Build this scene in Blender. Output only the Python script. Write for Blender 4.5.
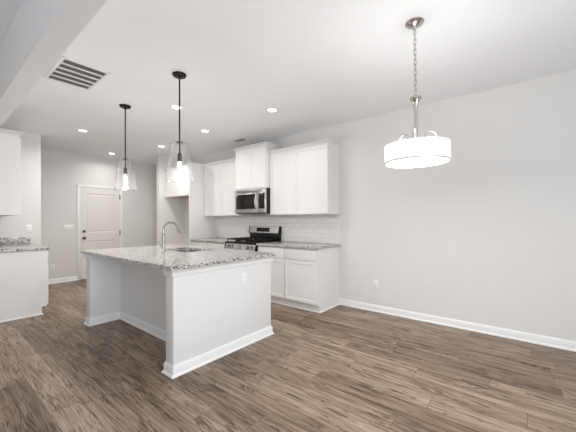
import bpy, bmesh, math, random
from math import pi, sin, cos, radians
from mathutils import Vector, Matrix

S = bpy.context.scene
C = S.collection
for o in list(bpy.data.objects):
    bpy.data.objects.remove(o)

# ------------------------------------------------------------------ camera
cam = bpy.data.objects.new('camera', bpy.data.cameras.new('camera'))
C.objects.link(cam)
cam.location = (0, 0, 1.281)
cam.rotation_euler = (Matrix.Rotation(-radians(51.08), 3, 'Z') @ Matrix.Rotation(pi / 2, 3, 'X')
                      @ Matrix.Rotation(-radians(0.14), 3, 'Z')).to_euler()
cam.data.sensor_width = 36
cam.data.lens = 297.5 / 576 * 36
cam.data.shift_y = 4.3 / 576
cam.data.clip_start = 0.05
S.camera = cam

# ------------------------------------------------------------------ world, exposure, daylight
w = bpy.data.worlds.new('world')
S.world = w
w.use_nodes = True
bg = w.node_tree.nodes['Background']
bg.inputs[0].default_value = (0.85, 0.92, 1.0, 1)
bg.inputs[1].default_value = 1.0
S.view_settings.view_transform = 'Standard'
S.view_settings.look = 'None'
S.view_settings.gamma = 1
S.view_settings.use_curve_mapping = False
S.view_settings.exposure = 0.17
try:
    S.cycles.use_denoising = True
    S.cycles.max_bounces = 12
    S.cycles.diffuse_bounces = 8
    S.cycles.transparent_max_bounces = 16
    S.cycles.sample_clamp_indirect = 8
except Exception:
    pass


def area(name, loc, direction, sx, sy, power, col=(1, 1, 1)):
    l = bpy.data.lights.new(name, 'AREA')
    l.shape = 'RECTANGLE'
    l.size, l.size_y = sx, sy
    l.energy = power
    l.color = col
    o = bpy.data.objects.new(name, l)
    o.location = loc
    o.rotation_euler = Vector(direction).to_track_quat('-Z', 'Z').to_euler()
    C.objects.link(o)
    return o


DAY = (0.90, 0.955, 1.0)
area('daylight_patio', (-0.3, -2.52, 1.25), (0, 1, 0), 3.2, 2.2, 62, DAY)
area('added_ceiling_fill', (0.4, -2.50, 0.55), (0, 0.75, 0.66), 1.7, 0.9, 50, DAY)  # extra lamp tilted upward, added to brighten the ceiling
area('daylight_left', (-3.42, 0.6, 1.4), (1, 0, 0), 3.0, 1.7, 12, DAY)
CAN_POWER = 5.5
REAR_CAN_POWER = 11
PENDANT_POWER = 15
DINING_POWER = 17
DINING_DOWN = 13


# ------------------------------------------------------------------ materials
def new_mat(name):
    m = bpy.data.materials.new(name)
    m.use_nodes = True
    nt = m.node_tree
    return m, nt, nt.nodes['Principled BSDF']


def node(nt, typ, **kw):
    n = nt.nodes.new(typ)
    for k, v in kw.items():
        if k == 'ins':
            for a, b in v.items():
                n.inputs[a].default_value = b
        else:
            setattr(n, k, v)
    return n


def simple(name, col, rough=0.5, metal=0.0, bump=None, spec=0.5, coat=0.0, var=0.0):
    """plain surface with a faint procedural variation and an optional fine bump"""
    m, nt, b = new_mat(name)
    b.inputs['Base Color'].default_value = (*col, 1)
    b.inputs['Roughness'].default_value = rough
    b.inputs['Metallic'].default_value = metal
    b.inputs['Specular IOR Level'].default_value = spec
    b.inputs['Coat Weight'].default_value = coat
    tc = node(nt, 'ShaderNodeTexCoord')
    if var:
        n = node(nt, 'ShaderNodeTexNoise', ins={'Scale': 3.0, 'Detail': 3.0})
        nt.links.new(tc.outputs['Object'], n.inputs['Vector'])
        mx = node(nt, 'ShaderNodeMix', data_type='RGBA')
        mx.inputs[6].default_value = (*[c * (1 - var) for c in col], 1)
        mx.inputs[7].default_value = (*[min(1, c * (1 + var)) for c in col], 1)
        nt.links.new(n.outputs['Fac'], mx.inputs[0])
        nt.links.new(mx.outputs[2], b.inputs['Base Color'])
    if bump:
        n2 = node(nt, 'ShaderNodeTexNoise', ins={'Scale': bump[0], 'Detail': 2.0})
        nt.links.new(tc.outputs['Object'], n2.inputs['Vector'])
        bp = node(nt, 'ShaderNodeBump', ins={'Strength': bump[1], 'Distance': 0.002})
        nt.links.new(n2.outputs['Fac'], bp.inputs['Height'])
        nt.links.new(bp.outputs[0], b.inputs['Normal'])
    return m


M = {}
M['wall'] = simple('wall_paint', (0.73, 0.72, 0.708), 0.75, bump=(350, 0.08), var=0.008)
M['ceiling'] = simple('ceiling_paint', (0.865, 0.88, 0.90), 0.85, bump=(300, 0.08), var=0.006)
M['trim'] = simple('trim_paint', (0.84, 0.84, 0.835), 0.35, var=0.004)
M['cab'] = simple('cabinet_paint', (0.775, 0.765, 0.755), 0.38, var=0.004)
M['island'] = simple('island_paint', (0.765, 0.765, 0.76), 0.42, var=0.004)
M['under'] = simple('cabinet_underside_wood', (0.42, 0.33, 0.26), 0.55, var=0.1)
M['door'] = simple('door_paint', (0.78, 0.765, 0.745), 0.4, var=0.004)
M['plate'] = simple('white_plastic', (0.86, 0.86, 0.85), 0.3)
M['slot'] = simple('dark_slot', (0.05, 0.05, 0.05), 0.6)
M['steel'] = simple('brushed_steel', (0.62, 0.61, 0.60), 0.28, 1.0, bump=(250, 0.05))
M['chrome'] = simple('polished_chrome', (0.42, 0.42, 0.42), 0.13, 1.0)
M['nickel'] = simple('brushed_nickel', (0.60, 0.58, 0.56), 0.24, 1.0)
M['bronze'] = simple('dark_door_metal', (0.16, 0.15, 0.14), 0.3, 1.0)
M['black'] = simple('black_metal', (0.010, 0.009, 0.009), 0.45, 0.0, spec=0.25)
M['iron'] = simple('black_cast_iron', (0.012, 0.012, 0.012), 0.6, 0.0, spec=0.2, bump=(400, 0.2))
M['enamel'] = simple('black_enamel', (0.010, 0.009, 0.009), 0.3, 0.0, spec=0.25)
M['bglass'] = simple('black_glass', (0.016, 0.012, 0.011), 0.08, 0.0, spec=0.3)
M['charcoal'] = simple('charcoal_casing', (0.022, 0.021, 0.021), 0.4, 0.0, spec=0.3)
M['sink'] = simple('sink_steel', (0.55, 0.54, 0.53), 0.22, 1.0)
M['vent'] = simple('vent_white', (0.82, 0.81, 0.80), 0.45)
M['duct'] = simple('duct_dark', (0.07, 0.068, 0.065), 0.8)
M['fin'] = simple('vent_fin_grey', (0.42, 0.41, 0.40), 0.6)
M['cord'] = simple('clear_cord', (0.55, 0.54, 0.53), 0.3)


def emit(name, col, strength):
    m, nt, b = new_mat(name)
    b.inputs['Base Color'].default_value = (*col, 1)
    b.inputs['Emission Color'].default_value = (*col, 1)
    b.inputs['Emission Strength'].default_value = strength
    return m


M['lens'] = emit('lit_led_lens', (1, 0.97, 0.93), 6.0)
M['bulb'] = emit('lit_bulb', (1, 0.96, 0.90), 9.0)
M['diffuser'] = emit('lit_acrylic_diffuser', (1, 0.985, 0.96), 0.75)

# thin clear glass: see-through with a Fresnel reflection
m, nt, b = new_mat('clear_glass')
nt.nodes.remove(b)
out = nt.nodes['Material Output']
tr = node(nt, 'ShaderNodeBsdfTransparent')
tr.inputs[0].default_value = (0.995, 0.995, 0.995, 1)
gl = node(nt, 'ShaderNodeBsdfGlossy', ins={'Roughness': 0.03})
lw = node(nt, 'ShaderNodeLayerWeight', ins={'Blend': 0.30})
mp = node(nt, 'ShaderNodeMapRange', ins={'From Min': 0.0, 'From Max': 1.0, 'To Min': 0.03, 'To Max': 0.35})
ms = node(nt, 'ShaderNodeMixShader')
nt.links.new(lw.outputs['Fresnel'], mp.inputs['Value'])
nt.links.new(mp.outputs[0], ms.inputs[0])
nt.links.new(tr.outputs[0], ms.inputs[1])
nt.links.new(gl.outputs[0], ms.inputs[2])
df = node(nt, 'ShaderNodeBsdfTranslucent')
df.inputs[0].default_value = (0.95, 0.95, 0.95, 1)
m2 = node(nt, 'ShaderNodeMixShader', ins={0: 0.004})
nt.links.new(ms.outputs[0], m2.inputs[1])
nt.links.new(df.outputs[0], m2.inputs[2])
nt.links.new(m2.outputs[0], out.inputs[0])
M['glass'] = m

# white fabric drum shade, lit from inside through the cloth
m, nt, b = new_mat('white_fabric_shade')
out = nt.nodes['Material Output']
tl = node(nt, 'ShaderNodeBsdfTranslucent')
tl.inputs[0].default_value = (0.95, 0.94, 0.92, 1)
b.inputs['Base Color'].default_value = (0.9, 0.89, 0.88, 1)
b.inputs['Roughness'].default_value = 0.8
tc = node(nt, 'ShaderNodeTexCoord')
wv = node(nt, 'ShaderNodeTexNoise', ins={'Scale': 500.0})
nt.links.new(tc.outputs['Object'], wv.inputs['Vector'])
bp = node(nt, 'ShaderNodeBump', ins={'Strength': 0.1, 'Distance': 0.001})
nt.links.new(wv.outputs['Fac'], bp.inputs['Height'])
nt.links.new(bp.outputs[0], b.inputs['Normal'])
ms = node(nt, 'ShaderNodeMixShader', ins={0: 0.5})
nt.links.new(b.outputs[0], ms.inputs[1])
nt.links.new(tl.outputs[0], ms.inputs[2])
nt.links.new(ms.outputs[0], out.inputs[0])
M['shade'] = m


def ramp(nt, stops, interp='LINEAR'):
    r = node(nt, 'ShaderNodeValToRGB')
    cr = r.color_ramp
    cr.interpolation = interp
    while len(cr.elements) > 1:
        cr.elements.remove(cr.elements[-1])
    cr.elements[0].position = stops[0][0]
    cr.elements[0].color = (*stops[0][1], 1)
    for p, c in stops[1:]:
        e = cr.elements.new(p)
        e.color = (*c, 1)
    return r


# speckled granite
m, nt, b = new_mat('speckled_granite')
tc = node(nt, 'ShaderNodeTexCoord')
nz = node(nt, 'ShaderNodeTexNoise', ins={'Scale': 60.0, 'Detail': 2.0})
nt.links.new(tc.outputs['Object'], nz.inputs['Vector'])
add = node(nt, 'ShaderNodeMix', data_type='RGBA', blend_type='LINEAR_LIGHT')
add.inputs[0].default_value = 0.012
nt.links.new(tc.outputs['Object'], add.inputs[6])
nt.links.new(nz.outputs['Color'], add.inputs[7])
v1 = node(nt, 'ShaderNodeTexVoronoi', ins={'Scale': 105.0})
nt.links.new(add.outputs[2], v1.inputs['Vector'])
sp = node(nt, 'ShaderNodeSeparateColor')
nt.links.new(v1.outputs['Color'], sp.inputs[0])
big = node(nt, 'ShaderNodeTexNoise', ins={'Scale': 22.0, 'Detail': 3.0})
nt.links.new(tc.outputs['Object'], big.inputs['Vector'])
mm = node(nt, 'ShaderNodeMath', operation='MULTIPLY_ADD', ins={1: 0.55})
nt.links.new(big.outputs['Fac'], mm.inputs[0])
sc_ = node(nt, 'ShaderNodeMath', operation='MULTIPLY_ADD', ins={1: 0.75, 2: -0.14})
nt.links.new(sp.outputs[0], sc_.inputs[0])
nt.links.new(sc_.outputs[0], mm.inputs[2])
gr = ramp(nt, [(0.0, (0.022, 0.021, 0.021)), (0.24, (0.14, 0.132, 0.127)), (0.34, (0.36, 0.335, 0.315)),
               (0.46, (0.49, 0.475, 0.46)), (0.60, (0.70, 0.69, 0.68)), (0.80, (0.42, 0.40, 0.39))], 'CONSTANT')
nt.links.new(mm.outputs[0], gr.inputs[0])
nt.links.new(gr.outputs[0], b.inputs['Base Color'])
b.inputs['Roughness'].default_value = 0.16
M['granite'] = m

# wood plank floor, boards along y
m, nt, b = new_mat('wood_plank_floor')
L = nt.links.new
tc = node(nt, 'ShaderNodeTexCoord')
xyz = node(nt, 'ShaderNodeSeparateXYZ')
L(tc.outputs['Object'], xyz.inputs[0])


def mth(op, a, b_=None, c_=None):
    n = node(nt, 'ShaderNodeMath', operation=op)
    for i, v in enumerate((a, b_, c_)):
        if v is None:
            continue
        if isinstance(v, (int, float)):
            n.inputs[i].default_value = v
        else:
            L(v, n.inputs[i])
    return n.outputs[0]


PW, PL = 0.18, 1.22
FLOOR_RAMP = [(0.18, (0.050, 0.033, 0.022)), (0.36, (0.150, 0.103, 0.071)), (0.50, (0.262, 0.193, 0.141)),
              (0.68, (0.43, 0.335, 0.255))]
xr = mth('DIVIDE', xyz.outputs[0], PW)
row = mth('FLOOR', xr)
wn = node(nt, 'ShaderNodeTexWhiteNoise', noise_dimensions='1D')
L(row, wn.inputs['W'])
yr = mth('ADD', mth('DIVIDE', xyz.outputs[1], PL), mth('MULTIPLY', wn.outputs['Value'], 5.0))
colm = mth('FLOOR', yr)
idv = node(nt, 'ShaderNodeCombineXYZ')
L(row, idv.inputs[0])
L(colm, idv.inputs[1])
wn2 = node(nt, 'ShaderNodeTexWhiteNoise', noise_dimensions='3D')
L(idv.outputs[0], wn2.inputs['Vector'])
rnd = node(nt, 'ShaderNodeSeparateColor')
L(wn2.outputs['Color'], rnd.inputs[0])


def grain(sx, sy, detail, dist, rough=0.6):
    cv = node(nt, 'ShaderNodeCombineXYZ')
    L(mth('ADD', mth('MULTIPLY', xyz.outputs[0], sx), mth('MULTIPLY', rnd.outputs[0], 60.0)), cv.inputs[0])
    L(mth('ADD', mth('MULTIPLY', xyz.outputs[1], sy), mth('MULTIPLY', rnd.outputs[1], 40.0)), cv.inputs[1])
    L(mth('MULTIPLY', rnd.outputs[2], 20.0), cv.inputs[2])
    n = node(nt, 'ShaderNodeTexNoise', ins={'Scale': 1.0, 'Detail': detail, 'Distortion': dist, 'Roughness': rough})
    L(cv.outputs[0], n.inputs['Vector'])
    return n.outputs['Fac']


g1 = grain(36, 1.5, 5, 0.6)            # long light and dark streaks
g2 = grain(95, 3.5, 4, 0.3, 0.7)       # fine fibres
g3 = grain(6.5, 2.3, 4, 0.9)           # broad weathered patches
g4 = grain(48, 4.5, 3, 1.0)            # short dark checks
g5 = grain(4.0, 0.9, 2, 0.5)           # bends the growth rings
rings = mth('SINE', mth('ADD', mth('MULTIPLY', xyz.outputs[0], 300.0), mth('MULTIPLY', g5, 90.0)))


def smooth(v, a, c):
    n = node(nt, 'ShaderNodeMapRange', interpolation_type='SMOOTHSTEP', ins={'From Min': a, 'From Max': c})
    L(v, n.inputs['Value'])
    return n.outputs[0]


patch = smooth(g3, 0.52, 0.60)
f = mth('ADD', mth('MULTIPLY', g1, 0.66), mth('MULTIPLY', g2, 0.62))
f = mth('ADD', f, mth('MULTIPLY', mth('SUBTRACT', rnd.outputs[2], 0.5), 0.16))
f = mth('SUBTRACT', f, mth('MULTIPLY', patch, 0.09))
f = mth('ADD', f, mth('MULTIPLY', rings, mth('MULTIPLY_ADD', patch, 0.07, 0.03)))
f = mth('SUBTRACT', f, 0.155)
wr = ramp(nt, FLOOR_RAMP)
L(f, wr.inputs[0])
# dark checks and knots
kn = mth('MULTIPLY', smooth(g4, 0.60, 0.645), 0.85)
kmix = node(nt, 'ShaderNodeMix', data_type='RGBA')
L(kn, kmix.inputs[0])
L(wr.outputs[0], kmix.inputs[6])
kmix.inputs[7].default_value = (0.045, 0.031, 0.024, 1)


def edge(v, wid):
    fr = mth('FRACT', v)
    return mth('MAXIMUM', mth('LESS_THAN', fr, wid), mth('GREATER_THAN', fr, 1 - wid))


sm = mth('MAXIMUM', edge(xr, 0.007), edge(yr, 0.0012))
smix = node(nt, 'ShaderNodeMix', data_type='RGBA')
L(mth('MULTIPLY', sm, 0.75), smix.inputs[0])
L(kmix.outputs[2], smix.inputs[6])
smix.inputs[7].default_value = (0.03, 0.021, 0.017, 1)
L(smix.outputs[2], b.inputs['Base Color'])
b.inputs['Specular IOR Level'].default_value = 0.3
L(mth('MULTIPLY_ADD', g2, 0.22, 0.30), b.inputs['Roughness'])
bp = node(nt, 'ShaderNodeBump', ins={'Strength': 0.25, 'Distance': 0.002})
L(mth('SUBTRACT', g2, mth('MULTIPLY', sm, 0.8)), bp.inputs['Height'])
L(bp.outputs[0], b.inputs['Normal'])
M['floor'] = m

# white subway tile with pale grout (surface spans y and z)
m, nt, b = new_mat('white_subway_tile')
tc = node(nt, 'ShaderNodeTexCoord')
sx = node(nt, 'ShaderNodeSeparateXYZ')
nt.links.new(tc.outputs['Object'], sx.inputs[0])
cb = node(nt, 'ShaderNodeCombineXYZ')
nt.links.new(sx.outputs[1], cb.inputs[0])
nt.links.new(sx.outputs[2], cb.inputs[1])
bk = node(nt, 'ShaderNodeTexBrick', offset=0.5, ins={'Scale': 1.0, 'Mortar Size': 0.0022, 'Mortar Smooth': 0.3,
          'Brick Width': 0.155, 'Row Height': 0.0785, 'Color1': (0.82, 0.815, 0.805, 1),
          'Color2': (0.79, 0.785, 0.775, 1), 'Mortar': (0.60, 0.59, 0.58, 1)})
nt.links.new(cb.outputs[0], bk.inputs['Vector'])
nt.links.new(bk.outputs['Color'], b.inputs['Base Color'])
b.inputs['Roughness'].default_value = 0.2
bp = node(nt, 'ShaderNodeBump', invert=True, ins={'Strength': 0.5, 'Distance': 0.002})
nt.links.new(bk.outputs['Fac'], bp.inputs['Height'])
nt.links.new(bp.outputs[0], b.inputs['Normal'])
M['tile'] = m


# ------------------------------------------------------------------ mesh helpers
class MB:
    """collects shapes in world coordinates and links them as one mesh object"""

    def __init__(self):
        self.bm = bmesh.new()

    def box(self, x0, x1, y0, y1, z0, z1, bev=0.0, seg=2):
        r = bmesh.ops.create_cube(self.bm, size=1.0)
        vs = r['verts']
        for v in vs:
            v.co = Vector(((x0 + x1) / 2 + v.co.x * (x1 - x0), (y0 + y1) / 2 + v.co.y * (y1 - y0),
                           (z0 + z1) / 2 + v.co.z * (z1 - z0)))
        if bev:
            es = list({e for v in vs for e in v.link_edges})
            bmesh.ops.bevel(self.bm, geom=es, offset=bev, segments=seg, profile=0.5, affect='EDGES')
        return self

    def shaker(self, side, x, y0, y1, z0, z1, t=0.02, rail=0.057, rec=0.008):
        """five piece door or drawer front; side -1 looks to -x, +1 to +x; x is its outer face"""
        xa, xb = (x, x + t) if side < 0 else (x - t, x)
        r = bmesh.ops.create_cube(self.bm, size=1.0)
        vs = r['verts']
        for v in vs:
            v.co = Vector(((xa + xb) / 2 + v.co.x * t, (y0 + y1) / 2 + v.co.y * (y1 - y0),
                           (z0 + z1) / 2 + v.co.z * (z1 - z0)))
        fs = {fc for v in vs for fc in v.link_faces}
        fr = max(fs, key=lambda q: q.calc_center_median().x * side)
        bmesh.ops.inset_individual(self.bm, faces=[fr], thickness=rail, depth=0)
        bmesh.ops.inset_individual(self.bm, faces=[fr], thickness=0.004, depth=-rec)
        return self

    def cyl(self, p0, p1, r0, r1=None, seg=24, caps=True):
        r1 = r0 if r1 is None else r1
        p0, p1 = Vector(p0), Vector(p1)
        d = p1 - p0
        mat = Matrix.Translation((p0 + p1) / 2) @ d.to_track_quat('Z', 'Y').to_matrix().to_4x4()
        bmesh.ops.create_cone(self.bm, cap_ends=caps, segments=seg, radius1=r0, radius2=r1, depth=d.length, matrix=mat)
        return self

    def lathe(self, cx, cy, prof, seg=40, closed=False):
        rings = []
        for r, z in prof:
            if r < 1e-6:
                rings.append([self.bm.verts.new((cx, cy, z))])
            else:
                rings.append([self.bm.verts.new((cx + r * cos(2 * pi * i / seg), cy + r * sin(2 * pi * i / seg), z))
                              for i in range(seg)])
        pairs = list(zip(rings, rings[1:]))
        if closed:
            pairs.append((rings[-1], rings[0]))
        for a, c in pairs:
            for i in range(seg):
                j = (i + 1) % seg
                q = []
                for v in (a[i % len(a)], a[j % len(a)], c[j % len(c)], c[i % len(c)]):
                    if v not in q:
                        q.append(v)
                if len(q) > 2:
                    try:
                        self.bm.faces.new(q)
                    except ValueError:
                        pass
        return self

    def tube(self, pts, r, seg=10, closed=False):
        pts = [Vector(p) for p in pts]
        n = len(pts)
        rr = r if isinstance(r, (list, tuple)) else [r] * n
        rings = []
        ref = None
        for i, p in enumerate(pts):
            a = pts[(i - 1) % n] if (closed or i > 0) else p
            c = pts[(i + 1) % n] if (closed or i < n - 1) else p
            t = (c - a).normalized()
            if ref is None:
                ref = t.orthogonal().normalized()
            ref = (ref - t * ref.dot(t)).normalized()
            s = t.cross(ref)
            rings.append([self.bm.verts.new(p + (ref * cos(2 * pi * k / seg) + s * sin(2 * pi * k / seg)) * rr[i])
                          for k in range(seg)])
        m_ = n if closed else n - 1
        for i in range(m_):
            a, c = rings[i], rings[(i + 1) % n]
            for k in range(seg):
                self.bm.faces.new((a[k], a[(k + 1) % seg], c[(k + 1) % seg], c[k]))
        if not closed:
            self.bm.faces.new(rings[0][::-1])
            self.bm.faces.new(rings[-1])
        return self

    def mould(self, path, prof, closed=False):
        """sweeps a (out, z) profile along a floor plan path; 'out' points to the right of travel"""
        pts = [Vector((p[0], p[1])) for p in path]
        n = len(pts)
        rings = []
        for i, p in enumerate(pts):
            dirs = []
            if closed or i > 0:
                dirs.append((p - pts[(i - 1) % n]).normalized())
            if closed or i < n - 1:
                dirs.append((pts[(i + 1) % n] - p).normalized())
            ns = [Vector((d.y, -d.x)) for d in dirs]
            nn = ns[0] if len(ns) == 1 else (ns[0] + ns[1]) / (1 + ns[0].dot(ns[1]))
            rings.append([self.bm.verts.new((p.x + nn.x * o_, p.y + nn.y * o_, z_)) for o_, z_ in prof])
        k = len(prof)
        for i in range(n if closed else n - 1):
            a, c = rings[i], rings[(i + 1) % n]
            for j in range(k):
                self.bm.faces.new((a[j], a[(j + 1) % k], c[(j + 1) % k], c[j]))
        if not closed:
            self.bm.faces.new(rings[0])
            self.bm.faces.new(rings[-1][::-1])
        return self

    def prism_y(self, poly, y0, y1):
        """polygon in (x, z) extruded along y"""
        a = [self.bm.verts.new((x, y0, z)) for x, z in poly]
        c = [self.bm.verts.new((x, y1, z)) for x, z in poly]
        n = len(poly)
        self.bm.faces.new(a)
        self.bm.faces.new(c[::-1])
        for i in range(n):
            self.bm.faces.new((a[i], c[i], c[(i + 1) % n], a[(i + 1) % n]))
        return self

    def build(self, name, mat, parent=None, origin=None, smooth=True):
        bm = self.bm
        bmesh.ops.recalc_face_normals(bm, faces=bm.faces[:])
        if parent is not None:
            off = Vector((0, 0, 0))
            q = parent
            while q is not None:
                off += Vector(q.location)
                q = q.parent
            # keep the child's own origin at its centre
            xs = [v.co for v in bm.verts]
            ctr = Vector([(min(c[i] for c in xs) + max(c[i] for c in xs)) / 2 for i in range(3)])
            loc = ctr - off
            sub = ctr
        else:
            if origin is None:
                xs = [v.co for v in bm.verts]
                origin = Vector([(min(c[i] for c in xs) + max(c[i] for c in xs)) / 2 for i in range(2)] + [min(c.z for c in xs)])
            sub = Vector(origin)
            loc = sub
        for v in bm.verts:
            v.co -= sub
        me = bpy.data.meshes.new(name)
        bm.to_mesh(me)
        bm.free()
        me.materials.append(M[mat] if isinstance(mat, str) else mat)
        if smooth:
            me.shade_smooth()
            me.set_sharp_from_angle(angle=radians(32))
        o = bpy.data.objects.new(name, me)
        o.location = loc
        C.objects.link(o)
        if parent is not None:
            o.parent = parent
        return o


def tag(o, label, cat, group=None, kind=None):
    o['label'] = label
    o['category'] = cat
    if group:
        o['group'] = group
    if kind:
        o['kind'] = kind
    return o


def thing(name, loc, label, cat, group=None):
    o = bpy.data.objects.new(name, None)
    o.empty_display_size = 0.1
    o.location = loc
    C.objects.link(o)
    return tag(o, label, cat, group)


def structure(o, label=None, cat=None):
    o['kind'] = 'structure'
    if label:
        o['label'] = label
    if cat:
        o['category'] = cat
    return o


def copy_tree(o, parent=None):
    c = o.copy()
    C.objects.link(c)
    if parent is not None:
        c.parent = parent
    for ch in list(o.children):
        copy_tree(ch, c)
    return c


# ------------------------------------------------------------------ room shell
W, F, H = 4.018, 7.57, 2.74
KY = 6.43                       # plane of the two short walls at the end of the kitchen
XL, YB = -3.5, -2.6             # hidden sides of the living area
HX0, HX1, HZ = 0.43, 0.552, 2.307   # dropped header
T = 0.12

structure(MB().box(XL - T, W + T, YB - T, F + T, -0.10, 0).build('floor', 'floor', origin=(0, 0, 0)),
          'grey brown wood plank floor', 'floor')
structure(MB().box(XL - T, W + T, YB - T, F + T, H, H + 0.1).build('ceiling', 'ceiling'), 'flat white ceiling', 'ceiling')
structure(MB().box(W, W + T, YB, F, 0, H).build('wall_right', 'wall'), 'long pale greige wall on the right', 'wall')
structure(MB().box(HX1, W, F, F + T, 0, H).build('wall_far', 'wall'), 'far hall wall holding the panel door', 'wall')
structure(MB().box(HX0, 1.294, KY, KY + T, 0, H).build('wall_kitchen_end', 'wall'),
          'short wall behind the left counter', 'wall')
structure(MB().box(3.375, W, KY, KY + T, 0, H).build('wall_alcove', 'wall'), 'short wall beside the refrigerator alcove', 'wall')
structure(MB().box(HX0, HX1, 5.17, KY, 0, H).build('wall_kitchen_left', 'wall'), 'wall behind the left cabinets', 'wall')
structure(MB().box(HX0, HX1, KY + T, F, 0, H).build('wall_hall_left', 'wall'))
structure(MB().box(HX0, HX1, YB, 5.17, HZ, H).build('wall_header', 'ceiling'),
          'dropped white header beam crossing the ceiling', 'beam')
structure(MB().box(XL, HX0, 5.17, 5.17 + T, 0, H).build('wall_living_far', 'wall'))
# hidden outer walls with their window openings
wb = MB()
px0, px1, pz1 = -1.9, 1.3, 2.35
wb.box(XL, px0, YB - T, YB, 0, H).box(px1, W, YB - T, YB, 0, H).box(px0, px1, YB - T, YB, pz1, H)
structure(wb.build('wall_back', 'wall'))
wl = MB()
ly0, ly1, lz0, lz1 = -0.9, 2.1, 0.55, 2.25
wl.box(XL - T, XL, YB, ly0, 0, H).box(XL - T, XL, ly1, 5.17, 0, H).box(XL - T, XL, ly0, ly1, 0, lz0).box(XL - T, XL, ly0, ly1, lz1, H)
structure(wl.build('wall_left', 'wall'))
w1 = MB()
for a in (px0, (px0 + px1) / 2 - 0.03, px1 - 0.06):
    w1.box(a, a + 0.06, YB - 0.10, YB - 0.04, 0, pz1)
w1.box(px0, px1, YB - 0.10, YB - 0.04, pz1 - 0.06, pz1).box(px0, px1, YB - 0.10, YB - 0.04, 0, 0.04)
structure(w1.build('window_1', 'trim'))
w2 = MB()
for a in (ly0, (ly0 + ly1) / 2 - 0.03, ly1 - 0.06):
    w2.box(XL - 0.10, XL - 0.04, a, a + 0.06, lz0, lz1)
w2.box(XL - 0.10, XL - 0.04, ly0, ly1, lz1 - 0.06, lz1).box(XL - 0.10, XL - 0.04, ly0, ly1, lz0, lz0 + 0.06)
structure(w2.build('window_2', 'trim'))

BASE = [(0, 0), (0.026, 0), (0.026, 0.008), (0.021, 0.016), (0.013, 0.020), (0.013, 0.074), (0.010, 0.082), (0.005, 0.088), (0.004, 0.094), (0, 0.094)]
DX0, DX1 = 2.195, 2.995         # door slab
structure(MB().mould([(W, 2.245), (W, YB)][::-1], [(-o_, z_) for o_, z_ in BASE]).build('baseboard_right', 'trim'))
structure(MB().mould([(HX1, F), (DX0 - 0.062, F)], BASE).build('baseboard_far', 'trim'))
structure(MB().mould([(DX1 + 0.062, F), (W, F)], BASE).build('baseboard_far_corner', 'trim'))
structure(MB().mould([(3.53, KY), (3.375, KY), (3.375, KY + T), (W, KY + T)], [(-o_, z_) for o_, z_ in BASE]).build('baseboard_alcove', 'trim'))
structure(MB().mould([(HX1, KY + T), (1.294, KY + T), (1.294, KY), (1.20, KY)], [(-o_, z_) for o_, z_ in BASE]).build('baseboard_kitchen', 'trim'))
structure(MB().mould([(W, KY), (W, 5.26)], BASE).build('baseboard_refrigerator', 'trim'))
structure(MB().mould([(W, YB), (px1, YB)], BASE).build('baseboard_back', 'trim'))

# door in the far wall
dcas = MB()
cy0, cy1 = F - 0.018, F
dcas.box(DX0 - 0.062, DX0 - 0.002, cy0, cy1, 0, 2.07, 0.004).box(DX1 + 0.002, DX1 + 0.062, cy0, cy1, 0, 2.07, 0.004)
dcas.box(DX0 - 0.062, DX1 + 0.062, cy0 - 0.001, cy1, 2.012, 2.072, 0.004)
structure(dcas.build('trim_1', 'trim'), 'white casing around the panel door', 'door casing')
d = MB()
r = bmesh.ops.create_grid(d.bm, x_segments=1, y_segments=1, size=0.5)
bmesh.ops.delete(d.bm, geom=d.bm.verts[:], context='VERTS')


def panel_slab(mb, x0, x1, y, z0, z1, holes, rec=0.010):
    """door slab whose front (at y, looking -y) has recessed panels"""
    zs = [z0]
    for h0, h1 in holes:
        zs += [h0, h1]
    zs.append(z1)
    xs = [x0, x0 + 0.105, x1 - 0.105, x1]
    grid = [[mb.bm.verts.new((x, y, z)) for x in xs] for z in zs]
    rec_f = []
    for i in range(len(zs) - 1):
        for j in range(3):
            fc = mb.bm.faces.new((grid[i][j], grid[i][j + 1], grid[i + 1][j + 1], grid[i + 1][j]))
            if j == 1 and i % 2 == 1:
                rec_f.append(fc)
    mb.bm.normal_update()
    for fc in rec_f:
        s = 1 if fc.normal.y < 0 else -1
        bmesh.ops.inset_individual(mb.bm, faces=[fc], thickness=0.012, depth=-rec * s)
        bmesh.ops.inset_individual(mb.bm, faces=[fc], thickness=0.03, depth=0)
        bmesh.ops.inset_individual(mb.bm, faces=[fc], thickness=0.012, depth=0.005 * s)
    mb.box(x0, x1, y + 0.012, y + 0.035, z0, z1)
    for xa in (x0, x1 - 0.012):
        mb.box(xa, xa + 0.012, y + 0.0005, y + 0.02, z0, z1)
    mb.box(x0, x1, y + 0.0005, y + 0.02, z1 - 0.012, z1).box(x0, x1, y + 0.0005, y + 0.02, z0, z0 + 0.012)


panel_slab(d, DX0, DX1, F - 0.0125, 0.012, 2.008, [(0.235, 0.835), (1.02, 1.885)])
for v in d.bm.verts:
    v.co.y = min(v.co.y, F - 0.0005)
door = structure(d.build('door_1', 'door', smooth=False), 'white two panel door in the far hall wall', 'door')
kx = DX0 + 0.065
k = MB()
k.cyl((kx, F - 0.0125, 0.905), (kx, F - 0.020, 0.905), 0.032).cyl((kx, F - 0.02, 0.905), (kx, F - 0.045, 0.905), 0.012)
bmesh.ops.create_uvsphere(k.bm, u_segments=20, v_segments=12, radius=0.029, matrix=Matrix.Translation((kx, F - 0.06, 0.905)))
k.build('door_knob', 'bronze', door)
k = MB().cyl((kx, F - 0.0125, 1.048), (kx, F - 0.030, 1.048), 0.031, 0.027)
k.box(kx - 0.005, kx + 0.005, F - 0.048, F - 0.03, 1.030, 1.066, 0.002)
k.build('deadbolt', 'bronze', door)
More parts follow.
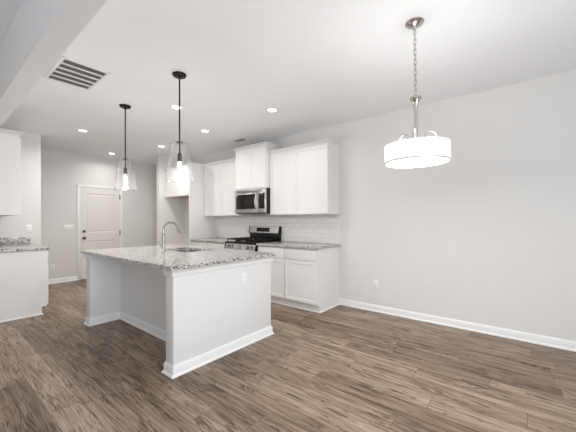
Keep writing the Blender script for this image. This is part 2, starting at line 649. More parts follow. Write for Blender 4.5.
for z in (0.22, 1.0, 1.84):
    MB().box(DX1 - 0.012, DX1 + 0.010, F - 0.0195, F - 0.012, z - 0.05, z + 0.05).cyl((DX1, F - 0.024, z - 0.055), (DX1, F - 0.024, z + 0.055), 0.009, seg=12).build('hinge', 'bronze', door)

# tiled backsplash on the right wall
structure(MB().box(W - 0.008, W, 2.245, 5.2195, 0.9155, 1.366).build('wall_backsplash', 'tile'),
          'white subway tile backsplash', 'backsplash')

# ------------------------------------------------------------------ cabinets
CT = 0.915                       # counter top height
CB = CT - 0.032                  # underside of the slab


def crown(mb, path, z, out=0.042, h=0.05, flip=False):
    p = [(0, z - h), (0.006, z - h), (0.010, z - h + 0.012), (out - 0.010, z - 0.014), (out, z - 0.010), (out, z), (0, z)]
    if flip:
        p = [(-a, q) for a, q in p]
    mb.mould(path, p)


def upper(name, side, xw, depth, y0, y1, z0, z1, ndoor, label, crown_z, ends=(True, True), doors_at=None):
    """wall cabinet on the wall plane xw, opening to 'side'"""
    xw += side * 0.0012
    depth -= 0.0012
    t = thing(name, (xw, (y0 + y1) / 2, z0), label, 'cabinet')
    xf = xw + side * (depth - 0.02)
    xa, xb = sorted((xw - side * 0.0, xf))
    body = MB()
    r_ = bmesh.ops.create_cube(body.bm, size=1.0)
    for v in r_['verts']:
        v.co = Vector(((xa + xb) / 2 + v.co.x * (xb - xa), (y0 + y1) / 2 + v.co.y * (y1 - y0), (z0 + z1) / 2 + v.co.z * (z1 - z0)))
    body.bm.faces.ensure_lookup_table()
    fb = min(body.bm.faces, key=lambda q_: q_.calc_center_median().z)
    body.bm.normal_update()
    bmesh.ops.inset_individual(body.bm, faces=[fb], thickness=0.019, depth=0)
    bmesh.ops.inset_individual(body.bm, faces=[fb], thickness=0.0005, depth=-0.012)
    body.build('body', 'cab', t)
    xs = sorted((xw + side * 0.020, xf - side * 0.020))
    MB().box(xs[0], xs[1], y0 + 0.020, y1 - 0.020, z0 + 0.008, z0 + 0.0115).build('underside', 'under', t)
    lim = doors_at or (y0 + 0.012, y1 - 0.012)
    wd = (lim[1] - lim[0]) / ndoor
    for i in range(ndoor):
        a = lim[0] + wd * i + (0.0015 if i else 0)
        c = lim[0] + wd * (i + 1) - (0.0015 if i < ndoor - 1 else 0)
        MB().shaker(side, xw + side * depth, a, c, z0 + 0.012, z1 - 0.03).build('door', 'cab', t)
    cr = MB()
    pts = []
    if ends[0]:
        pts.append((xw, y0))
    pts += [(xf + side * 0.006, y0), (xf + side * 0.006, y1)]
    if ends[1]:
        pts.append((xw, y1))
    crown(cr, pts, crown_z, flip=(side < 0))
    for v in cr.bm.verts:
        pass
    cr.build('crown_molding', 'cab', t)
    return t


def base(name, side, xw, depth, y0, y1, bays, label, panel_end=None, end_kick=0.075):
    """base cabinet, one drawer above one door per bay"""
    xw += side * 0.0012
    depth -= 0.0012
    t = thing(name, (xw, (y0 + y1) / 2, 0), label, 'cabinet')
    xf = xw + side * (depth - 0.02)
    xa, xb = sorted((xw, xf))
    ka, kb = sorted((xw, xf - side * 0.055))
    MB().box(xa, xb, y0, y1, 0.105, CB, 0.0015).build('body', 'cab', t)
    MB().box(ka, kb, y0 + 0.0005, y1 - 0.0005, 0, 0.105).build('toe_kick', 'cab', t)
    if panel_end:
        fr_, kk_ = (xf, ka) if side < 0 else (xf, kb)
        MB().prism_y([(xw, 0), (kk_, 0), (kk_, 0.105), (fr_, 0.105), (fr_, CB), (xw, CB)], y0 - 0.006, y0 - 0.0003).build('end_panel', 'cab', t)
        y0s = y0 - 0.006
    else:
        y0s = y0
    q = MB()
    if side < 0:
        q.mould([(xw, y0s), (ka, y0s), (ka, y1)], [(-a, z) for a, z in ((0, 0), (0.014, 0), (0.013, 0.009), (0.006, 0.016), (0, 0.018))])
    else:
        q.mould([(xw, y0s), (kb, y0s), (kb, y1)], [(a, z) for a, z in ((0, 0), (0.014, 0), (0.013, 0.009), (0.006, 0.016), (0, 0.018))])
    q.build('shoe_molding', 'trim', t)
    wd = (y1 - y0) / bays
    for i in range(bays):
        a, c = y0 + wd * i + 0.010, y0 + wd * (i + 1) - 0.010
        MB().box(*sorted((xf, xw + side * depth)), a, c, 0.715, CB - 0.018, 0.003).build('drawer', 'cab', t)
        MB().shaker(side, xw + side * depth, a, c, 0.125, 0.700).build('door', 'cab', t)
    return t


RB0, RB1 = 2.245, 3.372          # right run up to the range
RG0, RG1 = 3.376, 4.136          # range and microwave
LB0, LB1 = 4.140, 5.218          # left run up to the refrigerator panel
base('base_cabinet', -1, W, 0.625, RB0, RB1, 2, 'white two door base cabinet at the open end, right of the gas range', True)
base('base_cabinet', -1, W, 0.625, LB0, LB1, 2, 'white base cabinet between the gas range and the tall refrigerator panel')
upper('upper_cabinet', -1, W, 0.33, RB0 - 0.012, RB1, 1.368, 2.405, 2,
      'white two door wall cabinet right of the microwave, nearest the dining area', 2.44, (True, False))
upper('upper_cabinet', -1, W, 0.33, LB0, LB1, 1.368, 2.405, 2,
      'white two door wall cabinet between the microwave and the tall refrigerator panel', 2.44, (False, False))
upper('upper_cabinet', -1, W, 0.418, RG0, RG1, 1.826, 2.535, 2,
      'short raised white wall cabinet directly above the microwave', 2.575, (True, True))
upper('upper_cabinet', -1, W, 0.52, 5.243, KY - 0.002, 1.80, 2.405, 2,
      'white wall cabinet bridging the empty refrigerator alcove', 2.44, (False, False))

t = thing('refrigerator_panel', (W - 0.3, 5.23, 0), 'tall white end panel standing between the left counter and the empty refrigerator alcove', 'panel')
MB().box(3.365, W - 0.0012, 5.220, 5.240, 0, 2.405, 0.0015).build('side_panel', 'cab', t)
MB().box(3.36, 3.372, 5.214, 5.2412, 0, 2.405, 0.002).build('front_edge', 'cab', t)
q = MB()
crown(q, [(3.650, 5.220), (3.362, 5.220), (3.362, 5.2415)], 2.44, out=0.03, flip=True)
q.build('crown_molding', 'cab', t)

# left run on the header wall, seen from its open end
LY0 = 5.195
base('base_cabinet', 1, HX1, 0.575, LY0, KY - 0.002, 2, 'white base cabinet with a flat end panel under the left granite counter', True)
upper('upper_cabinet', 1, HX1, 0.29, LY0, KY - 0.002, 1.355, 2.40, 2,
      'white wall cabinet hanging above the left granite counter, cut by the photo edge', 2.44, (True, False))

# ------------------------------------------------------------------ granite counters
t = thing('granite_countertop', (3.7, 2.8, CB), 'speckled granite countertop right of the gas range', 'countertop')
MB().box(W - 0.652, W - 0.0012, 2.212, RB1 + 0.001, CB, CT, 0.004).build('slab', 'granite', t)
t = thing('granite_countertop', (3.7, 4.68, CB), 'speckled granite countertop left of the gas range, against the tall white panel', 'countertop')
MB().box(W - 0.652, W - 0.0012, LB0 - 0.001, 5.2135, CB, CT, 0.004).build('slab', 'granite', t)
t = thing('granite_countertop', (0.85, 5.8, CB), 'dark speckled granite countertop at the left photo edge with a low granite backsplash', 'countertop')
MB().box(HX1, 1.152, 5.165, KY, CB, CT, 0.004).build('slab', 'granite', t)
MB().box(HX1 + 0.022, 1.150, KY - 0.022, KY, CT, CT + 0.102, 0.002).build('backsplash', 'granite', t)

# ------------------------------------------------------------------ island
IX0, IX1 = 1.305, 2.490
IYA, IYB = 2.262, 2.385          # near end wall
IYC, IYD = 4.165, 4.285          # far end wall
KX = 1.66                        # knee space back
isl = thing('kitchen_island', (1.9, 3.27, 0), 'white kitchen island with an open knee space under a speckled granite top', 'island')
MB().box(IX0, IX1, IYA, IYB, 0, CB, 0.002).build('end_panel', 'island', isl)
MB().box(IX0, IX1, IYC, IYD, 0, CB, 0.002).build('end_panel', 'island', isl)
MB().box(KX, KX + 0.03, IYB, IYC, 0, CB).build('back_panel', 'island', isl)
# cabinets on the working side
MB().box(KX + 0.03, 2.455, IYB, 2.95, 0.105, CB - 0.001).box(KX + 0.03, 2.455, 3.78, IYC, 0.105, CB - 0.001).box(KX + 0.03, KX + 0.05, 2.95, 3.78, 0.105, CB - 0.001).box(2.42, 2.455, 2.95, 3.78, 0.105, CB - 0.001).box(KX + 0.03, 2.455, 2.95, 3.78, 0.105, 0.125).build('cabinet_body', 'cab', isl)
MB().box(KX + 0.03, 2.39, IYB, IYC, 0, 0.105).build('toe_kick', 'cab', isl)
nb = 4
for i in range(nb):
    a = IYB + (IYC - IYB) / nb * i + 0.006
    c = IYB + (IYC - IYB) / nb * (i + 1) - 0.006
    MB().shaker(1, 2.475, a, c, 0.125, 0.70).build('door', 'cab', isl)
    MB().box(2.455, 2.475, a, c, 0.715, CB - 0.018, 0.003).build('drawer', 'cab', isl)
ring = [(IX0, IYD), (IX0, IYC), (KX, IYC), (KX, IYB), (IX0, IYB), (IX0, IYA), (IX1, IYA), (IX1, IYB)]
full = [(2.39, IYD), (IX0, IYD)] + ring[1:]
MB().mould(full, BASE).build('baseboard', 'trim', isl)
# cap moulding below the slab on both end walls
cap = [(0, CB - 0.058), (0.019, CB - 0.058), (0.021, CB - 0.056), (0.021, CB - 0.030), (0.024, CB - 0.020), (0.034, CB - 0.008), (0.034, CB), (0, CB)]
MB().mould([(IX0, IYB), (IX0, IYA), (IX1, IYA), (IX1, IYB)], cap).build('cap_molding', 'trim', isl)
MB().mould([(IX1, IYD), (IX0, IYD), (IX0, IYC)], cap).build('cap_molding', 'trim', isl)

SX0, SX1, SY0, SY1 = 1.935, 2.33, 3.07, 3.64   # sink opening
top = thing('granite_countertop', (1.87, 3.25, CB), 'large speckled granite island top with a sink cut into it', 'countertop')
s = MB()


def holed_slab(mb, x0, x1, y0, y1, z0, z1, hx0, hx1, hy0, hy1, rc=0.05, bev=0.004):
    def ring(xa, xb, ya, yb, r, z, n=6):
        out_ = []
        for cx_, cy_, a0 in ((xb - r, yb - r, 0), (xa + r, yb - r, 90), (xa + r, ya + r, 180), (xb - r, ya + r, 270)):
            for k_ in range(n):
                a_ = radians(a0 + 90 * k_ / (n - 1))
                out_.append(mb.bm.verts.new((cx_ + r * cos(a_), cy_ + r * sin(a_), z)))
        return out_
    b_ = bev
    rings = [ring(hx0, hx1, hy0, hy1, rc, z0), ring(x0, x1, y0, y1, 0.012, z0), ring(x0, x1, y0, y1, 0.012, z1 - b_),
             ring(x0 + b_, x1 - b_, y0 + b_, y1 - b_, 0.012, z1), ring(hx0 - 0.002, hx1 + 0.002, hy0 - 0.002, hy1 + 0.002, rc, z1),
             ring(hx0, hx1, hy0, hy1, rc, z1 - 0.002)]
    n = len(rings[0])
    for i in range(6):
        a_, c_ = rings[i], rings[(i + 1) % 6]
        for k_ in range(n):
            mb.bm.faces.new((a_[k_], a_[(k_ + 1) % n], c_[(k_ + 1) % n], c_[k_]))


holed_slab(s, 1.245, 2.495, 2.190, 4.315, CB, CT, SX0, SX1, SY0, SY1)
s.build('slab', 'granite', top, smooth=False)

# undermount sink
sk = thing('undermount_sink', ((SX0 + SX1) / 2, (SY0 + SY1) / 2, CB - 0.2), 'stainless steel sink set into the island granite below the faucet', 'sink')
s = MB()
e = 0.006
za = CB - 0.001


def rr(mb, xa, xb, ya, yb, r_, z, n=6):
    out_ = []
    for cx_, cy_, a0 in ((xb - r_, yb - r_, 0), (xa + r_, yb - r_, 90), (xa + r_, ya + r_, 180), (xb - r_, ya + r_, 270)):
        for k_ in range(n):
            a_ = radians(a0 + 90 * k_ / (n - 1))
            out_.append(mb.bm.verts.new((cx_ + r_ * cos(a_), cy_ + r_ * sin(a_), z)))
    return out_


rings = [rr(s, SX0 - 0.02, SX1 + 0.02, SY0 - 0.02, SY1 + 0.02, 0.05, za - 0.003), rr(s, SX0 - 0.02, SX1 + 0.02, SY0 - 0.02, SY1 + 0.02, 0.05, za),
         rr(s, SX0 - e, SX1 + e, SY0 - e, SY1 + e, 0.055, za), rr(s, SX0, SX1, SY0, SY1, 0.06, za - 0.17),
         rr(s, SX0 + 0.03, SX1 - 0.03, SY0 + 0.03, SY1 - 0.03, 0.06, za - 0.2)]
for a_, c_ in zip(rings, rings[1:]):
    for k_ in range(len(a_)):
        s.bm.faces.new((a_[k_], a_[(k_ + 1) % len(a_)], c_[(k_ + 1) % len(a_)], c_[k_]))
s.bm.faces.new(rings[-1])
s.build('basin', 'sink', sk)
sxc, syc = (SX0 + SX1) / 2, (SY0 + SY1) / 2
MB().lathe(sxc, syc, [(0.0, za - 0.198), (0.025, za - 0.198), (0.032, za - 0.194), (0.045, za - 0.194), (0.047, za - 0.199), (0, za - 0.199)], 28).build('drain', 'chrome', sk)

# faucet
fx, fy = 1.815, 3.36
fa = thing('kitchen_faucet', (fx, fy, CT), 'tall chrome gooseneck faucet on the island top beside the sink', 'faucet')
MB().lathe(fx, fy, [(0, CT), (0.030, CT), (0.030, CT + 0.006), (0.022, CT + 0.012), (0.0185, CT + 0.03), (0.0185, CT + 0.20), (0.0150, CT + 0.215), (0, CT + 0.215)], 28).build('body', 'chrome', fa)
pts = [(fx, fy, CT + 0.20), (fx, fy, CT + 0.25)]
R_ = 0.090
for i in range(1, 17):
    a_ = pi - radians(160) * i / 16
    pts.append((fx + R_ + R_ * cos(a_), fy, CT + 0.255 + R_ * sin(a_)))
MB().tube(pts, 0.0125, 14).build('spout', 'chrome', fa)
p1 = Vector(pts[-1])
dr = (Vector(pts[-1]) - Vector(pts[-2])).normalized()
MB().tube([p1 - dr * 0.005, p1 + dr * 0.01, p1 + dr * 0.07, p1 + dr * 0.095], [0.0135, 0.0155, 0.0185, 0.0165], 16).build('spray_head', 'chrome', fa)
MB().tube([(fx, fy + 0.018, CT + 0.055), (fx - 0.004, fy + 0.045, CT + 0.058)], 0.013, 12).tube([(fx - 0.004, fy + 0.04, CT + 0.058), (fx - 0.01, fy + 0.075, CT + 0.085), (fx - 0.016, fy + 0.10, CT + 0.115)], [0.006, 0.0055, 0.007], 10).build('handle', 'chrome', fa)

# ------------------------------------------------------------------ gas range
rx = W - 0.66
rc_ = (RG0 + RG1) / 2
rg = thing('gas_range', (W - 0.33, rc_, 0), 'stainless and black freestanding gas range between the two granite counters', 'range')
MB().box(rx + 0.03, W - 0.02, RG0, RG1, 0.04, 0.895, 0.003).build('body', 'charcoal', rg)
MB().box(rx, rx + 0.032, RG0 + 0.004, RG1 - 0.004, 0.20, 0.765, 0.006).build('oven_door', 'steel', rg)
dd = rg.children[-1]
MB().box(rx - 0.002, rx + 0.001, RG0 + 0.10, RG1 - 0.10, 0.33, 0.66, 0.001).build('oven_window', 'bglass', dd)
hb = MB().cyl((rx - 0.05, RG0 + 0.05, 0.725), (rx - 0.05, RG1 - 0.05, 0.725), 0.012, seg=14)
for y in (RG0 + 0.08, RG1 - 0.08):
    hb.cyl((rx - 0.05, y, 0.725), (rx + 0.002, y, 0.725), 0.009, seg=12)
hb.build('oven_handle', 'steel', dd)
MB().box(rx, rx + 0.03, RG0 + 0.004, RG1 - 0.004, 0.05, 0.19, 0.006).build('drawer', 'steel', rg)
MB().prism_y([(rx + 0.002, 0.775), (rx - 0.012, 0.785), (rx + 0.014, 0.885), (rx + 0.06, 0.885), (rx + 0.06, 0.775)], RG0 + 0.018, RG1 - 0.018).build('control_panel', 'steel', rg)
for y0, y1 in ((RG0, RG0 + 0.018), (RG1 - 0.018, RG1)):
    MB().prism_y([(rx, 0.772), (rx - 0.014, 0.784), (rx + 0.012, 0.89), (rx + 0.06, 0.89), (rx + 0.06, 0.772)], y0, y1).build('panel_end_cap', 'enamel', rg)
for i, yy in enumerate((-0.285, -0.19, 0.0, 0.19, 0.285)):
    y = rc_ + yy
    kb_ = MB().cyl((rx + 0.004, y, 0.835), (rx - 0.010, y, 0.832), 0.027, 0.026, 20)
    kb_.cyl((rx - 0.010, y, 0.832), (rx - 0.036, y, 0.826), 0.021, 0.018, 20)
    kb_.box(rx - 0.042, rx - 0.034, y - 0.004, y + 0.004, 0.810, 0.842, 0.001)
    kb_.build('knob', 'steel', rg)
    MB().cyl((rx + 0.008, y, 0.836), (rx - 0.007, y, 0.8325), 0.031, seg=20).build('skirt', 'charcoal', [q_ for q_ in rg.children if q_.name.startswith('knob')][-1])
MB().box(rx + 0.005, W - 0.075, RG0, RG1, 0.890, 0.917, 0.005).build('cooktop', 'enamel', rg)
ct_ = [o for o in rg.children if o.name.startswith('cooktop')][0]
for by_, bx_ in ((-0.24, 0.19), (-0.24, 0.44), (0.24, 0.19), (0.24, 0.44), (0, 0.315)):
    MB().lathe(rx + bx_, rc_ + by_, [(0, 0.917), (0.055, 0.917), (0.05, 0.926), (0.034, 0.929), (0.034, 0.936), (0.0, 0.938)], 24).build('burner', 'iron', ct_)
for g in range(3):
    ya = RG0 + 0.02 + g * 0.242
    yb = ya + 0.236
    xa, xb = rx + 0.04, W - 0.10
    gt = MB()
    z0, z1 = 0.950, 0.968
    gt.box(xa, xa + 0.012, ya, yb, z0, z1, 0.002).box(xb - 0.012, xb, ya, yb, z0, z1, 0.002)
    gt.box(xa, xb, ya, ya + 0.012, z0, z1, 0.002).box(xa, xb, yb - 0.012, yb, z0, z1, 0.002)
    gt.box(xa, xb, (ya + yb) / 2 - 0.006, (ya + yb) / 2 + 0.006, z0, z1, 0.002)
    for q in (0.25, 0.5, 0.75):
        xm = xa + (xb - xa) * q
        gt.box(xm - 0.006, xm + 0.006, ya, yb, z0, z1, 0.002)
    for px in (xa, xb - 0.012):
        for py in (ya, yb - 0.012):
            gt.box(px, px + 0.012, py, py + 0.012, 0.917, z0 + 0.004)
    gt.build('grate', 'iron', ct_)
MB().box(W - 0.068, W - 0.012, RG0 + 0.01, RG1 - 0.01, 0.915, 1.045, 0.004).build('backguard', 'enamel', rg)
bgd = rg.children[-1]
MB().prism_y([(W - 0.082, 1.045), (W - 0.092, 1.055), (W - 0.066, 1.165), (W - 0.055, 1.172), (W - 0.012, 1.172), (W - 0.012, 1.045)], RG0 + 0.018, RG1 - 0.018).build('backguard_panel', 'steel', bgd)
for y0, y1 in ((RG0 + 0.004, RG0 + 0.020), (RG1 - 0.020, RG1 - 0.004)):
    MB().prism_y([(W - 0.084, 1.043), (W - 0.095, 1.055), (W - 0.068, 1.168), (W - 0.055, 1.175), (W - 0.012, 1.175), (W - 0.012, 1.043)], y0, y1).build('backguard_end_cap', 'enamel', bgd)
MB().prism_y([(W - 0.0905, 1.075), (W - 0.0735, 1.147), (W - 0.062, 1.147), (W - 0.075, 1.075)], rc_ - 0.15, rc_ + 0.17).build('display', 'bglass', bgd)
for y in (RG0 + 0.06, RG1 - 0.06):
    for x in (rx + 0.08, W - 0.1):
        MB().cyl((x, y, 0), (x, y, 0.045), 0.018, seg=12).build('foot', 'charcoal', rg)

# ------------------------------------------------------------------ over-the-range microwave
mw = thing('microwave', (W - 0.2, rc_, 1.402), 'stainless over-the-range microwave with a black window below the raised cabinet', 'microwave')
mx = W - 0.428
m0, m1 = RG0 + 0.002, RG1 - 0.002
MB().box(mx + 0.03, W - 0.002, m0, m1, 1.408, 1.822, 0.003).build('body', 'charcoal', mw)
MB().box(mx + 0.02, W - 0.05, m0 + 0.01, m1 - 0.01, 1.400, 1.409, 0.003).build('underside', 'enamel', mw)
MB().box(mx, mx + 0.03, m0, m1, 1.752, 1.822, 0.004).build('vent_grille', 'steel', mw)
for z in (1.768, 1.782, 1.796):
    MB().box(mx - 0.001, mx + 0.002, m0 + 0.06, m1 - 0.06, z, z + 0.005).build('vent_slot', 'charcoal', mw.children[-1] if mw.children[-1].name.startswith('vent_grille') else [c for c in mw.children if c.name.startswith('vent_grille')][0])
dy0 = m0 + 0.165
MB().box(mx, mx + 0.03, dy0, m1, 1.412, 1.750, 0.004).build('door', 'steel', mw)
md = mw.children[-1]
MB().box(mx - 0.002, mx + 0.002, dy0 + 0.065, m1 - 0.035, 1.478, 1.735, 0.001).build('window', 'bglass', md)
MB().cyl((mx - 0.0035, m1 - 0.062, 1.715), (mx - 0.0015, m1 - 0.062, 1.715), 0.009, seg=16).build('badge', 'plate', md)
hp = []
for i in range(13):
    u_ = i / 12
    hp.append((mx - 0.012 - 0.042 * sin(pi * u_), dy0 + 0.028, 1.452 + 0.285 * u_))
MB().tube(hp, 0.011, 12).cyl((mx - 0.014, dy0 + 0.028, 1.455), (mx + 0.001, dy0 + 0.028, 1.455), 0.011, seg=12).cyl((mx - 0.014, dy0 + 0.028, 1.734), (mx + 0.001, dy0 + 0.028, 1.734), 0.011, seg=12).build('handle', 'steel', md)
MB().box(mx, mx + 0.03, m0, dy0 - 0.002, 1.412, 1.750, 0.004).build('control_panel', 'steel', mw)
mc = mw.children[-1]
MB().box(mx - 0.002, mx + 0.002, m0 + 0.018, dy0 - 0.006, 1.478, 1.735, 0.001).build('keypad', 'bglass', mc)
MB().box(mx - 0.003, mx - 0.001, m0 + 0.04, m0 + 0.125, 1.695, 1.722, 0.0005).build('display', 'charcoal', mc)

# ------------------------------------------------------------------ pendants over the island
pa = thing('pendant_light', (1.632, 2.706, H), 'clear glass pendant with black rod above the near half of the island, larger in view', 'pendant light', 'glass pendants over the island')
cx, cy = 1.632, 2.706
MB().lathe(cx, cy, [(0, H), (0.066, H), (0.066, H - 0.010), (0.060, H - 0.020), (0.016, H - 0.024), (0.012, H - 0.045), (0, H - 0.045)], 36).build('canopy', 'black', pa)
MB().cyl((cx, cy, H - 0.04), (cx, cy, 1.95), 0.0075, seg=14).build('rod', 'black', pa)
MB().lathe(cx, cy, [(0, 2.078), (0.012, 2.078), (0.034, 2.066), (0.036, 2.058), (0.0, 2.058)], 28).build('shade_holder', 'black', pa)
MB().lathe(cx, cy, [(0, 1.955), (0.014, 1.955), (0.021, 1.945), (0.021, 1.875), (0.019, 1.868), (0, 1.868)], 24).build('socket', 'black', pa)
MB().lathe(cx, cy, [(0.030, 2.057), (0.080, 2.056), (0.090, 2.048), (0.094, 2.03), (0.115, 1.84), (0.134, 1.672), (0.1315, 1.672), (0.1125, 1.84), (0.0915, 2.03), (0.088, 2.046), (0.079, 2.0535), (0.030, 2.0545)], 56, closed=True).build('glass_shade', 'glass', pa)
MB().lathe(cx, cy, [(0, 1.868), (0.012, 1.868), (0.013, 1.85), (0.018, 1.82), (0.020, 1.79), (0.017, 1.745), (0.010, 1.728), (0, 1.724)], 24).build('bulb', 'bulb', pa)
l = bpy.data.lights.new('pendant_lamp', 'POINT')
l.energy = PENDANT_POWER
l.color = (1, 0.97, 0.94)
l.shadow_soft_size = 0.03
lo = bpy.data.objects.new('pendant_lamp', l)
lo.location = (0, 0, 1.69 - H)
lo.parent = pa
C.objects.link(lo)
pb = copy_tree(pa)
pb.location = (1.644, 3.982, H)
pb['label'] = 'clear glass pendant with black rod above the far end of the island, left in view'

# ------------------------------------------------------------------ dining drum pendant
cx, cy = 2.302, 0.651
dl = thing('drum_pendant', (cx, cy, H), 'white drum shade pendant hanging on a nickel chain over the dining area', 'pendant light')
MB().lathe(cx, cy, [(0, H), (0.066, H), (0.066, H - 0.006), (0.058, H - 0.014), (0.034, H - 0.030), (0.014, H - 0.038), (0.010, H - 0.052), (0, H - 0.052)], 36).build('canopy', 'nickel', dl)
ch = MB()
z = H - 0.048
i = 0
ZT = 2.205
n_l = 13
pitch = (H - 0.048 - ZT - 0.002) / n_l
ll = pitch / 2 + 0.006
for i in range(n_l):
    zc = H - 0.050 - pitch * (i + 0.5)
    p = []
    for k_ in range(16):
        a_ = 2 * pi * k_ / 16
        u_ = 0.0085 * cos(a_)
        v_ = (ll - 0.0085) * (1 if sin(a_) > 0 else -1) + 0.0085 * sin(a_)
        p.append((cx + u_ * (1 if i % 2 else 0.0) + (0 if i % 2 else 0), cy + (0 if i % 2 else u_), zc + v_))
    ch.tube(p, 0.0024, 6, closed=True)
ch.build('chain', 'nickel', dl)
cpts = [(cx + 0.006 * sin(j * 1.3), cy + 0.006 * cos(j * 1.3), H - 0.05 - (H - 0.05 - 2.2) * j / 40) for j in range(41)]
MB().tube(cpts, 0.0022, 6).build('cord', 'cord', dl)
MB().lathe(cx, cy, [(0, 2.208), (0.008, 2.208), (0.010, 2.20), (0.040, 2.188), (0.043, 2.178), (0.022, 2.150), (0.016, 2.12), (0.0135, 2.05), (0.0135, 1.80), (0.020, 1.79), (0.022, 1.76), (0.012, 1.735), (0, 1.73)], 28).build('stem', 'nickel', dl)
for k_ in range(3):
    a0 = radians(-51 + 120 * k_)
    prof_ = [(0.010, 1.795), (0.030, 1.798), (0.052, 1.812), (0.058, 1.840), (0.060, 1.868)]
    for j in range(1, 10):
        t_ = pi - pi * j / 9
        prof_.append((0.110 + 0.050 * cos(t_), 1.880 + 0.056 * sin(t_)))
    prof_ += [(0.160, 1.850), (0.160, 1.835)]
    p = [(cx + r_ * cos(a0), cy + r_ * sin(a0), z_) for r_, z_ in prof_]
    MB().tube(p, 0.006, 10).build('arm', 'nickel', dl)
    am = [c for c in dl.children if c.name.startswith('arm')][-1]
    e_ = p[-1]
    MB().cyl((e_[0], e_[1], e_[2] + 0.004), (e_[0], e_[1], e_[2] - 0.03), 0.015, seg=16).build('socket', 'nickel', am)
    MB().lathe(e_[0], e_[1], [(0, e_[2] - 0.028), (0.012, e_[2] - 0.03), (0.024, e_[2] - 0.05), (0.024, e_[2] - 0.062), (0, e_[2] - 0.070)], 16).build('bulb', 'bulb', am)
RS = 0.224
ZA, ZB = 1.834, 1.706
MB().lathe(cx, cy, [(RS, ZB), (RS, ZA), (RS - 0.003, ZA), (RS - 0.003, ZB)], 72, closed=True).build('shade', 'shade', dl)
MB().lathe(cx, cy, [(0, ZB + 0.010), (RS - 0.016, ZB + 0.010), (RS - 0.008, ZB + 0.006), (RS - 0.0035, ZB + 0.006), (RS - 0.0035, ZB + 0.0125), (0, ZB + 0.0125)], 72).build('diffuser', 'diffuser', dl)
MB().lathe(cx, cy, [(RS + 0.0008, ZB - 0.001), (RS + 0.0008, ZB + 0.003), (RS - 0.0045, ZB + 0.003), (RS - 0.0045, ZB - 0.001)], 72, closed=True).build('shade_rim', 'nickel', dl)
for k_ in range(3):
    a0 = radians(9 + 120 * k_)
    MB().tube([(cx + 0.018 * cos(a0), cy + 0.018 * sin(a0), 1.79), (cx + (RS - 0.004) * cos(a0), cy + (RS - 0.004) * sin(a0), 1.80)], 0.003, 8).build('spoke', 'nickel', dl)
l = bpy.data.lights.new('dining_lamp', 'POINT')
l.energy = DINING_POWER
l.color = (1, 0.985, 0.965)
l.shadow_soft_size = 0.07
l2 = bpy.data.lights.new('dining_diffuser_lamp', 'AREA')
l2.shape = 'DISK'
l2.size = 0.42
l2.energy = DINING_DOWN
l2.color = (1, 0.985, 0.965)
lo = bpy.data.objects.new('dining_diffuser_lamp', l2)
lo.location = (0.0, 0.0, ZB + 0.004 - H)
lo.parent = dl
C.objects.link(lo)
lo = bpy.data.objects.new('dining_lamp', l)
lo.location = (0.0, 0.0, 1.775 - H)
lo.parent = dl
C.objects.link(lo)
# the fixture hangs very slightly out of plumb
dl.rotation_mode = 'AXIS_ANGLE'
dl.rotation_axis_angle = (-radians(0.6), sin(radians(51.08)), cos(radians(51.08)), 0)

# ------------------------------------------------------------------ recessed downlights
cans = [((2.93, 2.63), 'round recessed downlight nearest the right wall, in front of the right wall cabinets'),
        ((2.92, 4.09), 'round recessed downlight in front of the raised microwave cabinet'),
        ((2.083, 3.52), 'round recessed downlight right behind the near pendant rod'),
        ((2.98, 5.60), 'round recessed downlight in front of the refrigerator alcove'),
        ((1.66, 5.60), 'round recessed downlight left of the far pendant rod, above the walkway'),
        ((2.62, 7.02), 'round recessed downlight in front of the hall door, farthest back')]
proto = rear = None
for (x, y), lab in cans:
    if proto is None:
        proto = thing('recessed_light', (x, y, H), lab, 'ceiling light', 'recessed kitchen downlights')
        MB().lathe(x, y, [(0.056, H), (0.088, H), (0.088, H - 0.003), (0.080, H - 0.007), (0.056, H - 0.005)], 40, closed=True).build('trim_ring', 'trim', proto)
        MB().lathe(x, y, [(0, H - 0.003), (0.056, H - 0.003), (0.056, H - 0.001), (0, H - 0.001)], 40).build('lens', 'lens', proto)
        l = bpy.data.lights.new('downlight', 'AREA')
        l.shape = 'DISK'
        l.size = 0.12
        l.energy = CAN_POWER
        l.color = (1, 0.965, 0.935)
        l.spread = radians(160)
        lo = bpy.data.objects.new('downlight', l)
        lo.location = (0, 0, -0.012)
        lo.parent = proto
        C.objects.link(lo)
        c = proto
    else:
        c = copy_tree(proto)
        c.location = (x, y, H)
        c['label'] = lab
        if y > 5 and y < 6:
            for q in c.children:
                if q.type == 'LIGHT':
                    if rear is None:
                        rear = q.data.copy()
                        rear.energy = REAR_CAN_POWER
                    q.data = rear

# ------------------------------------------------------------------ ceiling grilles
vx0, vx1, vy0, vy1 = 0.792, 1.192, 3.205, 3.815
v = thing('return_air_grille', ((vx0 + vx1) / 2, (vy0 + vy1) / 2, H), 'large white louvred return air grille on the ceiling beside the header beam', 'air vent')
b_ = MB()
fw = 0.028
b_.box(vx0, vx1, vy0, vy0 + fw, H - 0.010, H, 0.003).box(vx0, vx1, vy1 - fw, vy1, H - 0.010, H, 0.003)
b_.box(vx0, vx0 + fw, vy0, vy1, H - 0.0098, H, 0.003).box(vx1 - fw, vx1, vy0, vy1, H - 0.0098, H, 0.003)
b_.build('frame', 'vent', v)
MB().box(vx0 + 0.01, vx1 - 0.01, vy0 + 0.01, vy1 - 0.01, H - 0.0015, H - 0.0005).build('backing', 'duct', v)
oy0, oy1 = vy0 + fw, vy1 - fw
n_o, bar = 5, 0.026
ow = (oy1 - oy0 - bar * (n_o - 1)) / n_o
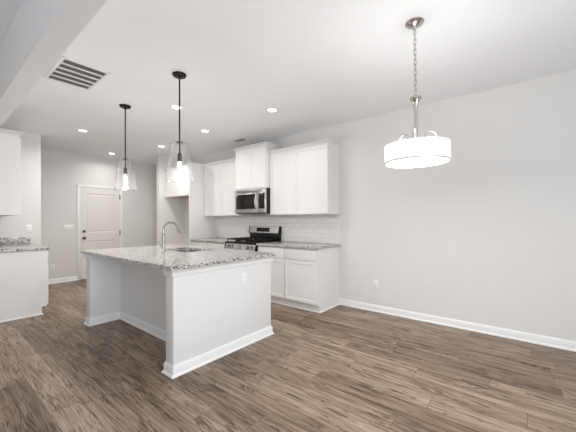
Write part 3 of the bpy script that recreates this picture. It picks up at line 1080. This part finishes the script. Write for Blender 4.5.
for i in range(n_o):
    a = oy0 + i * (ow + bar)
    if i < n_o - 1:
        MB().box(vx0 + fw, vx1 - fw, a + ow, a + ow + bar, H - 0.009, H - 0.002, 0.001).build('bar', 'vent', v)
    fn = MB()
    nf = 26
    for j in range(nf):
        x = vx0 + fw + (vx1 - vx0 - 2 * fw) * (j + 0.5) / nf
        fn.box(x - 0.0012, x + 0.0012, a, a + ow, H - 0.008, H - 0.002)
    fn.build('fins', 'fin', v)

ux, uy = 3.655, 4.07
v = thing('supply_register', (ux, uy, H), 'small white ceiling air register above the microwave cabinet', 'air vent')
b_ = MB()
a, c = 0.075, 0.15
b_.box(ux - a, ux + a, uy - c, uy - c + 0.025, H - 0.008, H, 0.002).box(ux - a, ux + a, uy + c - 0.025, uy + c, H - 0.008, H, 0.002)
b_.box(ux - a, ux - a + 0.022, uy - c, uy + c, H - 0.0078, H, 0.002).box(ux + a - 0.022, ux + a, uy - c, uy + c, H - 0.0078, H, 0.002)
b_.build('frame', 'vent', v)
MB().box(ux - a + 0.01, ux + a - 0.01, uy - c + 0.01, uy + c - 0.01, H - 0.0015, H - 0.0005).build('backing', 'duct', v)
for j in range(5):
    x = ux - a + 0.030 + j * 0.0225
    MB().box(x - 0.001, x + 0.001, uy - c + 0.024, uy + c - 0.024, H - 0.007, H - 0.002).build('louver', 'fin', v)


# ------------------------------------------------------------------ outlets and switches
def plate(kind, pos, axis, label, gang=1):
    """axis: wall normal, '-x' or '-y'"""
    name = 'electrical_outlet' if kind == 'outlet' else 'light_switch'
    t_ = thing(name, pos, label, 'outlet' if kind == 'outlet' else 'light switch')
    px_, py_, pz_ = pos
    wd = 0.0355 + 0.023 * (gang - 1)

    def bx(mb, u0, u1, z0, z1, d0, d1, bev=0.0):
        if axis == '-x':
            mb.box(px_ - d1, px_ - d0, py_ + u0, py_ + u1, pz_ + z0, pz_ + z1, bev)
        else:
            mb.box(px_ + u0, px_ + u1, py_ - d1, py_ - d0, pz_ + z0, pz_ + z1, bev)
        return mb
    bx(MB(), -wd, wd, -0.058, 0.058, 0, 0.006, 0.002).build('cover_plate', 'plate', t_)
    if kind == 'outlet':
        for s_ in (-1, 1):
            bx(MB(), -0.017, 0.017, s_ * 0.020 - 0.014, s_ * 0.020 + 0.014, 0.004, 0.008, 0.002).build('receptacle', 'plate', t_)
            rc2 = [q_ for q_ in t_.children if q_.name.startswith('receptacle')][-1]
            sl = MB()
            for u_ in (-0.007, 0.006):
                bx(sl, u_, u_ + 0.0022, s_ * 0.020 - 0.002, s_ * 0.020 + 0.008, 0.0075, 0.0084)
            sl.build('slots', 'slot', rc2)
    else:
        for g_ in range(gang):
            u_ = (g_ - (gang - 1) / 2) * 0.046
            bx(MB(), u_ - 0.016, u_ + 0.016, -0.033, 0.033, 0.004, 0.0085, 0.002).build('rocker', 'plate', t_)
    return t_


plate('outlet', (W, 1.668, 0.378), '-x', 'white electrical outlet low on the bare right wall')
plate('outlet', (2.083, IYA, 0.683), '-y', 'white electrical outlet on the near end panel of the island')
plate('outlet', (1.132, KY, 1.16), '-y', 'white electrical outlet above the left granite backsplash')
plate('switch', (1.98, F, 1.14), '-y', 'wide white three rocker switch plate left of the hall door', 3)
plate('outlet', (1.71, F, 0.33), '-y', 'white electrical outlet low on the far hall wall')
